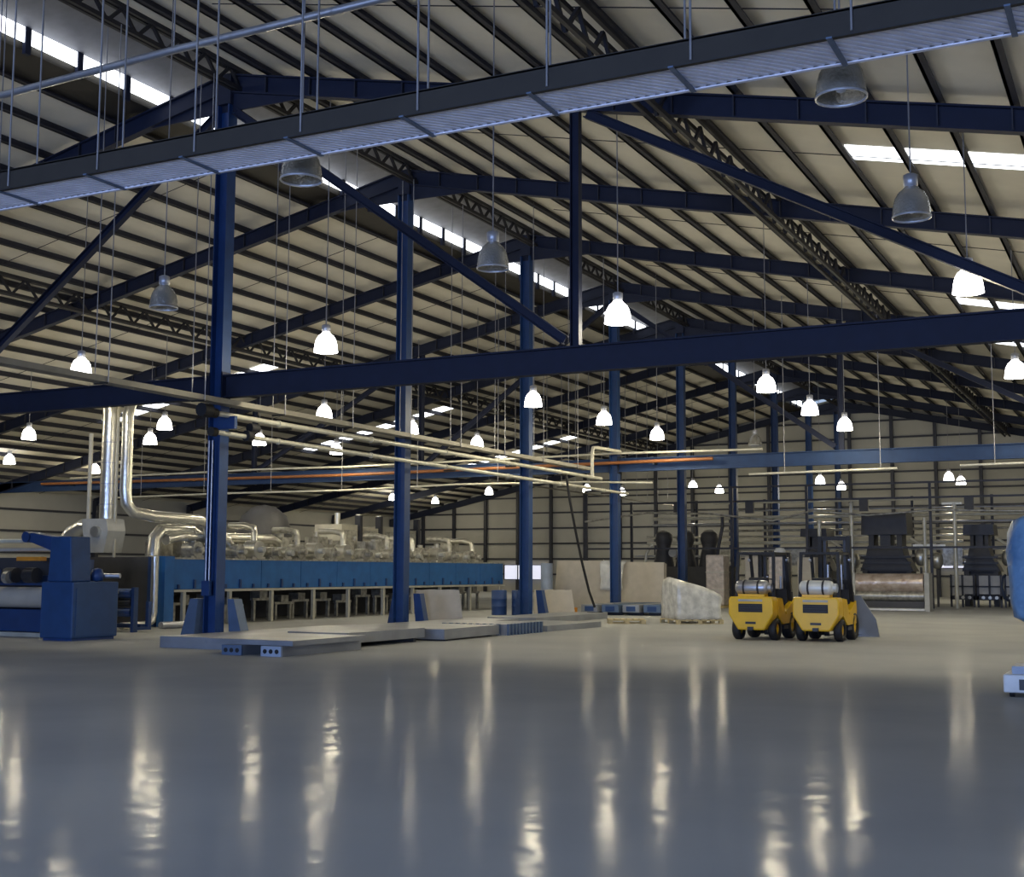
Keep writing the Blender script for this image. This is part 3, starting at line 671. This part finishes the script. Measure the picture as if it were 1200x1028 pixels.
# pale blue roll and tan boards
t = thing('fabric_roll', (-24.4, 51.9, 0), 'pale blue upright roll beside the tan boards', 'roll')
MB().tube((-24.4, 51.9, 0), (-24.4, 51.9, 2.0), .27, 18).build('roll', 'tarpwhite', t); MB().tube((-24.4, 51.9, 2.0), (-24.4, 51.9, 2.06), .06, 10).build('core', 'tan', t)
for k, (x0, x1, z1) in enumerate(((-24.7, -21.65, 2.12), (-21.55, -19.4, 2.05))):
    t = thing('board_stack', ((x0 + x1) / 2, 53.5, 0), ['tall tan board stack beside the pale blue roll', 'tan board stack next to the dark domed machine'][k], 'boards', 'tan board stacks')
    for q in range(4): MB().prism([(x0 + q * .02, 53.3 + q * .09, 0), (x1, 53.3 + q * .09, 0), (x1 - .02, 53.45 + q * .09, z1 - q * .02), (x0 + .1, 53.45 + q * .09, z1 + .02 - q * .02)], (0, .07, 0)).build('board', 'tan', t)
random.seed(5)
mb = MB(); nx, nz = 8, 10; q = []; 
for j in range(nz + 1):
    for i in range(nx + 1):
        q.append((-22.35 + 1.15 * i / nx * (1 - .1 * j / nz), 53.62, 2.16) if j == 0 else (-22.35 + 1.15 * i / nx * (1 - .1 * j / nz), 53.22 + (.12 if j == 1 else 0) - .12 * math.sin(i * 1.3 + j * .7) * .5 - random.uniform(0, .08), 2.2 - 1.4 * j / nz + random.uniform(-.04, .04)))
mb.add(q, [(j*(nx+1)+i, j*(nx+1)+i+1, (j+1)*(nx+1)+i+1, (j+1)*(nx+1)+i) for j in range(nz) for i in range(nx)], True)
o = tag(mb.build('plastic_film', 'film'), 'crumpled clear plastic film hanging over the tan boards', 'film')
sm_ = o.modifiers.new('thick', 'SOLIDIFY'); sm_.thickness = .01

# ------------------------------------------------------------------ pallets and wrapped goods
def pallet(loc, rz, label, w=1.6, d=1.5):
    t = thing('wooden_pallet', loc, label, 'pallet', 'wooden pallets', rz)
    for k in range(6): MB().box(-w/2 + k * w / 6 + .02, -w/2 + (k + 1) * w / 6 - .03, -d/2, d/2, .115, .14).build('deck_board', 'wood', t, local=True)
    for yy in (-d/2 + .06, 0, d/2 - .06):
        MB().box(-w/2, w/2, yy - .05, yy + .05, .095, .115).build('stringer', 'wood', t, local=True)
        for xx in (-w/2 + .08, 0, w/2 - .08): MB().box(xx - .07, xx + .07, yy - .05, yy + .05, .02, .095).build('block', 'wood', t, local=True)
        MB().box(-w/2, w/2, yy - .05, yy + .05, 0, .02).build('skid', 'wood', t, local=True)
    return t
PX, PY, PR = -13.42, 39.45, R(41)
pallet((PX, PY, 0), PR, 'wooden pallet under the plastic wrapped load')
pallet((-15.2, 38.3, 0), R(25), 'empty wooden pallet lying beside the wrapped load', 1.2, 1.0)
pallet((-15.9, 46.2, 0), R(5), 'wooden pallet behind the wrapped load', 1.1, 1.0)
random.seed(9)
mb = MB(); N = 12; hw, hd = .74, .72
hts = {(-1, -1): 1.30, (1, -1): .92, (1, 1): .85, (-1, 1): 1.36}
def topz(u, v):
    a = hts[(-1, -1)] * (1 - u) * (1 - v) + hts[(1, -1)] * u * (1 - v) + hts[(1, 1)] * u * v + hts[(-1, 1)] * (1 - u) * v
    return a + .10 * math.sin(math.pi * u) + .14 * math.sin(math.pi * v) * (1 - u)
ring = [(-1 + 2 * i / N, -1) for i in range(N)] + [(1, -1 + 2 * i / N) for i in range(N)] + [(1 - 2 * i / N, 1) for i in range(N)] + [(-1, 1 - 2 * i / N) for i in range(N)]
nr = len(ring); q = []
for j in range(7):
    for (a, c) in ring:
        u, v = (a + 1) / 2, (c + 1) / 2
        zt = topz(u, v); w_ = 1 + random.uniform(-.035, .03) - (.03 if j == 6 else 0)
        q.append((a * hw * w_, c * hd * w_, .145 + (zt - .145) * j / 6))
f = [(j*nr+i, j*nr+(i+1) % nr, (j+1)*nr+(i+1) % nr, (j+1)*nr+i) for j in range(6) for i in range(nr)]
q.append((0, 0, topz(.5, .5))); ci = len(q) - 1
f += [(6*nr+i, 6*nr+(i+1) % nr, ci) for i in range(nr)]; f.append(tuple(range(nr - 1, -1, -1)))
mb.add(q, f, True)
t = thing('wrapped_load', (PX, PY, .145), 'plastic wrapped load with sloping top on a wooden pallet', 'load', rz=PR)
o = mb.build('wrap', 'wrap', t, local=True); o.location = (0, 0, -.145)
# tall wrapped rolls and boxes behind the forklifts
random.seed(21)
for k, (x, y, w_, h, m_, lab) in enumerate(((-18.1, 57.0, .85, 2.42, 'pink', 'tall pinkish wrapped bale beside the dark domed machine'), (-16.35, 57.2, .8, 2.35, 'tan', 'tall tan bale just right of the pinkish wrapped one'),
        (-15.2, 57.1, .85, 2.45, 'pink', 'pinkish wrapped bale with white cap'), (-13.95, 57.2, .8, 2.3, 'tan', 'tan bale next to the copper-coloured rolls'))):
    t = thing('wrapped_bale', (x, y, 0), lab, 'bale', 'wrapped bales')
    MB().box(x - w_ / 2, x + w_ / 2, y - .45, y + .45, .12, h).build('wrap', m_, t, bevel=.06)
    MB().box(x - w_ / 2, x + w_ / 2, y - .45, y + .45, 0, .11).build('skid', 'wood', t)
    for z in (.8, 1.6): MB().box(x - w_ / 2 - .01, x + w_ / 2 + .01, y - .46, y + .46, z, z + .05).build('strap', 'beige', t)
    if k == 2: MB().lathe([(0, .3), (.2, .26), (.28, .1), (.28, 0)], (x, y, h), 12).build('cap', 'white', t)
# copper coloured film rolls
t = thing('film_rolls', (-10.2, 56.5, 0), 'two stacked copper-coloured film rolls between grey end plates', 'rolls')
MB().tube((-11.75, 56.5, 1.20), (-8.85, 56.5, 1.20), .40, 24).build('film_roll', 'copper', t)
MB().tube((-11.75, 56.45, .64), (-8.85, 56.45, .64), .22, 20).build('film_roll', 'steelmix', t)
MB().box(-11.75, -8.85, 56.3, 56.7, .15, .42).build('cradle', 'dark', t)
for x in (-11.8, -8.72): MB().box(x - .07, x + .13, 56.05, 56.95, 0, 1.62).build('end_plate', 'hopper', t)
MB().box(-11.7, -8.8, 56.02, 56.1, .03, .12).build('base_bar', 'white', t)

# ------------------------------------------------------------------ dark machines and racks far back
t = thing('domed_machine', (-21.7, 62.6, 0), 'dark machine with three domed tanks behind the boards', 'machine')
MB().box(-23.3, -19.2, 62.2, 64.0, 0, 1.9).build('base_body', 'dark', t)
for x in (-22.75, -21.55, -20.3):
    d = MB().lathe([(0, 3.75), (.25, 3.70), (.42, 3.55), (.46, 3.3), (.40, 3.1), (.34, 2.9), (.42, 2.6), (.55, 1.9)], (x, 62.6, 0), 18).build('tank', 'dark', t)
    MB().lathe([(0, .12), (.2, .09), (.3, .0)], (x, 62.6, 3.66), 14).build('dome_cap', 'steelmix', d)
MB().tube((-22.1, 62.1, 2.6), (-22.1, 62.25, 2.6), .22, 14).build('gauge', 'hopper', t)
MB().path([(-19.9, 62.4, 1.9), (-19.7, 62.3, 3.0), (-19.5, 62.3, 3.9), (-19.5, 62.3, 4.4)], .09, 8).build('stack_pipe', 'dark', t)
MB().path([(-23.6, 62.1, 1.9), (-23.5, 62.1, 2.6), (-23.2, 62.1, 3.0)], .07, 8).build('steam_pipe', 'pipe', t)
def hood_machine(x0, x1, y, zt, label):
    cx = (x0 + x1) / 2; w_ = x1 - x0
    t = thing('hooded_machine', (cx, y, 0), label, 'machine', 'dark hooded machines')
    MB().prism([(x0 - .1, y, 1.7), (x1 + .25, y, 1.7), (x1 - .2, y, 2.5), (x1 - .3, y, 2.95), (x0 + .3, y, 2.95), (x0 + .2, y, 2.5)], (0, 1.6, 0)).build('body', 'dark', t)
    MB().box(x0 + .3, x0 + .55, y + .2, y + 1.4, 2.95, 3.5).build('neck', 'dark', t); MB().box(cx - .25, cx + .25, y + .2, y + 1.4, 2.95, 3.5).build('neck', 'charcoal', t); MB().box(x1 - .55, x1 - .3, y + .2, y + 1.4, 2.95, 3.5).build('neck', 'dark', t)
    MB().prism([(x0, y - .1, 3.48), (x1, y - .1, 3.48), (x1 - .04, y - .1, zt), (x0 + .04, y - .1, zt)], (0, 1.8, 0)).build('hood', 'charcoal', t)
    for k in range(3): MB().box(x0 - .05, x1 + .15, y - .14, y - .02, 1.78 + k * .28, 1.88 + k * .28).build('step_rail', 'charcoal', t)
    for x in (x0 + .1, x1): MB().box(x - .12, x + .12, y + .1, y + 1.5, 0, 1.7).build('leg', 'dark', t)
    MB().box(x0 + .2, x1, y + .5, y + 1.4, .3, 1.7).build('tank', 'dark', t)
    for x, z in ((x1 + .55, 2.35), (x1 + 1.3, 2.2)): MB().lathe([(0, .42), (.2, .36), (.28, .15), (.28, -.15), (.18, -.35), (0, -.4)], (x, y + .3, z), 14).build('steel_vessel', 'silver', t)
    MB().tube((x1 + .1, y + .3, 3.3), (x1 + .7, y + .1, 2.9), .07, 8).build('vent_pipe', 'pipe', t)
    for x in (x1 + .55, x1 + 1.3): MB().box(x - .05, x + .05, y + .25, y + .35, 0, 1.9).build('vessel_stand', 'dark', t)
    return t
hood_machine(-12.95, -10.75, 64.0, 4.55, 'dark machine with broad boxy hood above the copper-coloured rolls')
hood_machine(-8.45, -7.0, 66.0, 4.0, 'smaller dark hooded machine behind the cloth covered tables')
hood_machine(-16.6, -15.2, 66.5, 3.9, 'dark hooded machine behind the wrapped bales')
t = thing('pipe_rack', (-17, 72, 0), 'wide rack of pale horizontal pipes in front of the gable wall', 'rack')
random.seed(31)
for k, z in enumerate((2.55, 2.9, 3.3, 3.65, 4.0, 4.4, 4.75, 5.15, 5.6)):
    a = -28 + random.uniform(0, 6); c = -4 - random.uniform(0, 7)
    if k % 3 == 1: a, c = -21 + random.uniform(-2, 2), -3.5
    MB().tube((a, 71.8 + .1 * (k % 2), z), (c, 71.8 + .1 * (k % 2), z), random.choice((.05, .07, .10)), 8).build('pipe', random.choice(('pipe', 'galv', 'steelmix', 'silver')), t)
for x in (-28.2, -24.1, -20.0, -15.9, -11.8, -7.7, -3.6): MB().box(x - .07, x + .07, 71.93, 72.07, 0, 5.8).build('rack_post', 'girt', t)
for x in (-26, -22, -18, -13.8, -9.7): MB().box(x - .5, x + .5, 71.5, 72.2, 2.0, 2.0 + random.uniform(.5, 1.1)).build('pump_box', 'steelmix', t)
t = thing('gantry_rail', (-14, 66, 0), 'dark rail gantry with hanging fittings before the pipe rack', 'rack')
for z in (2.75, 5.05, 5.75): MB().box(-26.5, -3.5, 60.95, 61.05, z, z + .09).build('rail', 'girt', t)
for x in (-26.4, -18.6, -14.9, -9.2, -3.6): MB().box(x - .06, x + .06, 60.94, 61.06, 0, 5.8).build('gantry_post', 'girt', t)
for x in (-21.4, -17.7, -12.2, -7.5): MB().box(x - .2, x + .2, 60.9, 61.1, 4.5, 5.05).build('hung_fitting', 'dark', t)
MB().path([(-26.4, 60.8, 4.2), (-23, 60.8, 4.6), (-19.6, 60.8, 4.5), (-16.5, 60.8, 4.1), (-14.6, 60.8, 4.55), (-12, 60.8, 4.3), (-9, 60.8, 4.5), (-4, 60.8, 4.35)], .05, 8).build('cable_loop', 'steelmix', t)
for k, (x, y, z1, lab) in enumerate(((-13.0, 62, 4.86, 'pale upright pipe post left of the boxy hood'), (-8.28, 62, 4.84, 'pale post with a T head behind the cloth covered tables'), (-9.63, 62, 4.19, 'pale post beside the steel vessels'), (-14.55, 62, 4.06, 'short pale post behind the forklift mast'))):
    t = thing('pipe_post', (x, y, 0), lab, 'post', 'pale pipe posts')
    MB().tube((x, y, 0), (x, y, z1), .09, 10).build('post', 'pipe', t)
    if k in (1, 2): MB().bar((x - .55, y, z1 if k == 1 else 2.9), (x + (.35 if k == 1 else .9), y, z1 if k == 1 else 2.9), .1, .1).build('arm', 'pipe', t)
    else: MB().lathe([(0, .16), (.08, .12), (.13, 0), (.08, -.1)], (x, y, z1), 10).build('cap', 'pipe', t)
for k in range(3):
    x0 = -8.95 + k * 1.22
    t = thing('cloth_table', (x0 + .57, 64.9, 0), 'grey-white cloth covered frame, %s counted from the copper-coloured rolls' % ORD[k], 'frame', 'cloth covered frames')
    MB().box(x0 + .03, x0 + 1.12, 64.7, 65.2, .62, 1.5).build('cloth_cover', 'cloth', t)
    MB().box(x0 + .01, x0 + 1.15, 64.6, 64.68, .36, .55).box(x0 + .01, x0 + 1.15, 64.6, 64.68, .95, 1.02).build('rail', 'girt', t)
    for x in (x0 + .06, x0 + .58, x0 + 1.1): MB().box(x - .045, x + .045, 64.6, 64.7, 0, 1.55).build('leg', 'girt', t)
    for q in range(3): MB().tube((x0 + .3 + q * .3, 64.5, .46), (x0 + .3 + q * .3, 64.6, .46), .08, 8).build('caster', 'steelmix', t)

# ------------------------------------------------------------------ forklifts
def forklift(loc, rz, label, mast_h, tank_m):
    t = thing('forklift', loc, label, 'forklift', None, rz)
    L = dict(local=True)
    cw = [(-.53, 1.05), (.53, 1.05), (.56, .95), (.56, .62), (.33, .25), (-.33, .25), (-.56, .62), (-.56, .95)]
    c = MB().prism([(x, 0, z) for x, z in cw], (0, .42, 0)).build('counterweight', 'yellow', t, bevel=.035, **L)
    MB().box(-.30, .30, -.012, .01, .68, .88).build('radiator_grille', 'black', c, **L)
    for k in range(3): MB().box(-.28, .28, -.02, -.010, .715 + k * .055, .73 + k * .055).build('grille_bar', 'charcoal', c, **L)
    MB().box(-.30, .30, -.008, .006, .935, .985).build('name_strip', 'hopper', c, **L)
    MB().box(-.13, .13, -.008, .006, .395, .45).build('model_strip', 'charcoal', c, **L)
    MB().box(-.07, .07, -.05, .03, .25, .33).build('tow_hitch', 'charcoal', t, **L)
    # body sides, hood, dash
    for s in (-1, 1):
        MB().prism([(s * .56, .42, 1.02), (s * .56, .75, 1.0), (s * .56, 1.0, .62), (s * .56, 1.65, .60), (s * .56, 1.65, .40), (s * .56, .80, .38), (s * .56, .42, .60)], (-s * .12, 0, 0)).build('side_panel', 'yellow', t, **L)
        MB().box(min(s * .56, s * .42), max(s * .56, s * .42), .85, 1.2, .26, .34).build('step', 'charcoal', t, **L)
        MB().prism([(s * .54, 1.1, .68), (s * .54, 1.75, .95), (s * .54, 1.8, .70), (s * .54, 1.75, .55), (s * .54, 1.15, .55)], (-s * .14, 0, 0)).build('front_fender', 'yellow', t, **L)
    MB().box(-.38, .38, .40, 1.25, .45, 1.02).build('engine_hood', 'charcoal', t, **L)
    MB().box(-.40, .40, .42, 1.7, .28, .45).build('chassis', 'charcoal', t, **L)
    MB().box(-.26, .26, .72, 1.15, 1.02, 1.14).build('seat_cushion', 'black', t, bevel=.03, **L)
    MB().prism([(-.25, .66, 1.08), (-.25, .78, 1.08), (-.25, .70, 1.52), (-.25, .60, 1.50)], (.5, 0, 0)).build('seat_back', 'black', t, bevel=.03, **L)
    MB().box(-.42, .42, 1.55, 1.68, .5, 1.22).build('dash', 'charcoal', t, **L)
    MB().tube((0, 1.55, 1.1), (0, 1.38, 1.36), .03, 8).build('steering_column', 'black', t, **L)
    sw = MB(); pts = [(.17 * math.cos(a), 1.37 + .12 * math.sin(a), 1.37 + .10 * math.sin(a)) for a in [2 * math.pi * k / 14 for k in range(15)]]
    sw.path(pts, .016, 6).build('steering_wheel', 'black', t, **L)
    # overhead guard
    g = MB()
    for s in (-1, 1):
        g.bar((s * .47, .36, 1.02), (s * .45, .46, 2.10), .06, .07, ref=(1, 0, 0)); g.bar((s * .47, 1.70, .92), (s * .45, 1.36, 2.10), .06, .07, ref=(1, 0, 0))
        g.bar((s * .45, .43, 2.10), (s * .45, 1.40, 2.10), .06, .06)
    for yy in (.45, 1.38): g.bar((-.48, yy, 2.10), (.48, yy, 2.10), .06, .06)
    g.build('overhead_guard', 'black', t, **L)
    for k in range(5): MB().bar((-.30 + k * .15, .45, 2.12), (-.30 + k * .15, 1.38, 2.12), .03, .03).build('roof_bar', 'black', t, **L)
    # gas tank lying across the counterweight
    gt = MB().lathe([(0, -.42), (.10, -.41), (.165, -.36), (.18, -.28), (.18, .28), (.165, .36), (.10, .41), (0, .42)], (-.02, .24, 1.27), 18, 'x').build('gas_tank', tank_m, t, **L)
    MB().tube((.38, .24, 1.27), (.47, .24, 1.27), .11, 12, cap=False).build('tank_collar', tank_m, gt, **L)
    for x in (-.2, .16): MB().lathe([(.183, -.025), (.19, -.02), (.19, .02), (.183, .025)], (x, .24, 1.27), 18, 'x').build('strap', 'charcoal', gt, **L)
    MB().box(-.34, .32, .1, .38, 1.05, 1.11).build('tank_cradle', 'yellow', t, **L)
    # mast
    for s in (-1, 1):
        MB().bar((s * .36, 1.88, .08), (s * .36, 1.88, mast_h), .10, .13, ref=(0, 1, 0)).build('mast_rail', 'black', t, **L)
        MB().bar((s * .25, 1.92, .12), (s * .25, 1.92, mast_h - .06), .07, .10, ref=(0, 1, 0)).build('inner_rail', 'charcoal', t, **L)
        MB().tube((s * .17, 1.84, .2), (s * .17, 1.84, mast_h * .72), .035, 8).build('lift_cylinder', 'galv', t, **L)
        MB().prism([(s * .22, 2.02, .06), (s * .22, 2.06, .06), (s * .22, 2.06, .55), (s * .22, 2.02, .55)], (s * .12, 0, 0)).build('fork_shank', 'charcoal', t, **L)
        MB().prism([(s * .22, 2.02, .05), (s * .22, 3.05, .05), (s * .22, 3.05, .065), (s * .22, 2.02, .095)], (s * .12, 0, 0)).build('fork_blade', 'charcoal', t, **L)
    for z in (.35, mast_h * .55, mast_h - .06): MB().box(-.38, .38, 1.83, 1.9, z - .05, z + .05).build('cross_member', 'black', t, **L)
    MB().box(-.48, .48, 1.97, 2.02, .2, .62).build('carriage', 'charcoal', t, **L)
    for k in range(6): MB().box(-.45 + k * .17, -.42 + k * .17, 1.98, 2.01, .62, 1.15).build('backrest_bar', 'charcoal', t, **L)
    # wheels
    for s in (-1, 1):
        for yy, r, w_ in ((.46, .27, .18), (1.58, .33, .22)):
            x0 = s * (.56 if yy > 1 else .545)
            wh = MB().lathe([(r * .55, 0), (r * .92, -.005), (r, .03), (r, w_ - .03), (r * .92, w_), (r * .55, w_), (r * .55, 0)], (x0 - (w_ if s > 0 else 0), yy, r), 20, 'x').build('tyre', 'black', t, **L)
            MB().lathe([(0, .06), (r * .25, .06), (r * .3, .03), (r * .56, .04), (r * .56, w_ - .04), (r * .3, w_ - .03), (r * .25, w_ - .06), (0, w_ - .06)], (x0 - (w_ if s > 0 else 0), yy, r), 16, 'x').build('wheel_rim', 'yellow', wh, **L)
    for s in (-1, 1): MB().tube((s * .46, 1.42, 1.95), (s * .52, 1.42, 1.95), .06, 10).build('work_lamp', 'galv', t, **L)
    return t
forklift((-8.83, 30.35, 0), R(-3), 'yellow forklift with grey gas tank and low mast', 2.14, 'galv')
forklift((-7.28, 30.45, 0), R(-2), 'yellow forklift with white gas tank and taller mast', 2.55, 'tank')
slab('load_plate', 'grey tapered steel plate standing in front of the taller-masted forklift', 'plate', [(-7.42, 33.65, 0), (-6.42, 33.65, 0), (-6.50, 33.65, .45), (-6.88, 33.65, 1.05), (-7.42, 33.65, 1.08)], (.0, .06, 0), 'sheet')

# ------------------------------------------------------------------ blue shrouded lift at the right
t = thing('shrouded_lift', (-1.3, 18.7, 0), 'blue tarpaulin shrouded machine on a white wheeled base', 'machine')
b_ = MB().box(-1.90, -.70, 18.35, 19.3, .06, .30).build('base', 'white', t, bevel=.02)
MB().box(-1.70, -1.40, 18.335, 18.36, .10, .24).build('base_panel', 'dark', b_)
MB().box(-1.80, -.85, 18.5, 19.2, .30, .40).build('base_step', 'tarpwhite', t)
for x in (-1.8, -.8):
    for y in (18.45, 19.2): MB().tube((x - .03, y, .06), (x + .03, y, .06), .06, 10).build('caster', 'black', t)
MB().lathe([(.34, .40), (.22, .55), (.20, .9), (.30, 1.1)], (-1.32, 18.85, 0), 14).build('pedestal', 'tarpwhite', t)
random.seed(13)
mb = MB(); prof = [(.05, .94), (.34, .97), (.50, 1.05), (.545, 1.25), (.56, 1.6), (.555, 1.95), (.53, 2.2), (.46, 2.36), (.3, 2.45), (.05, 2.48)]; n = 22; q = []
for r, z in prof:
    for k in range(n):
        a = 2 * math.pi * k / n; ca, sa = math.cos(a), math.sin(a)
        sq = 1 / max(abs(ca), abs(sa)) ** .55
        rr = r * sq * (1 + random.uniform(-.035, .02) + .03 * math.sin(3 * a + z * 5) + .02 * math.sin(9 * a + 2 * z))
        q.append((-1.28 + rr * ca, 18.85 + rr * sa * .8, z))
mb.add(q, [(i*n+k, i*n+(k+1) % n, (i+1)*n+(k+1) % n, (i+1)*n+k) for i in range(len(prof)-1) for k in range(n)], True)
mb.build('tarpaulin', 'tarp', t)
MB().path([(-1.86, 18.75, 1.62), (-1.90, 18.72, 1.58), (-1.91, 18.7, 1.45), (-1.88, 18.72, 1.30), (-1.84, 18.75, 1.27)], .018, 6).build('strap_handle', 'black', t)
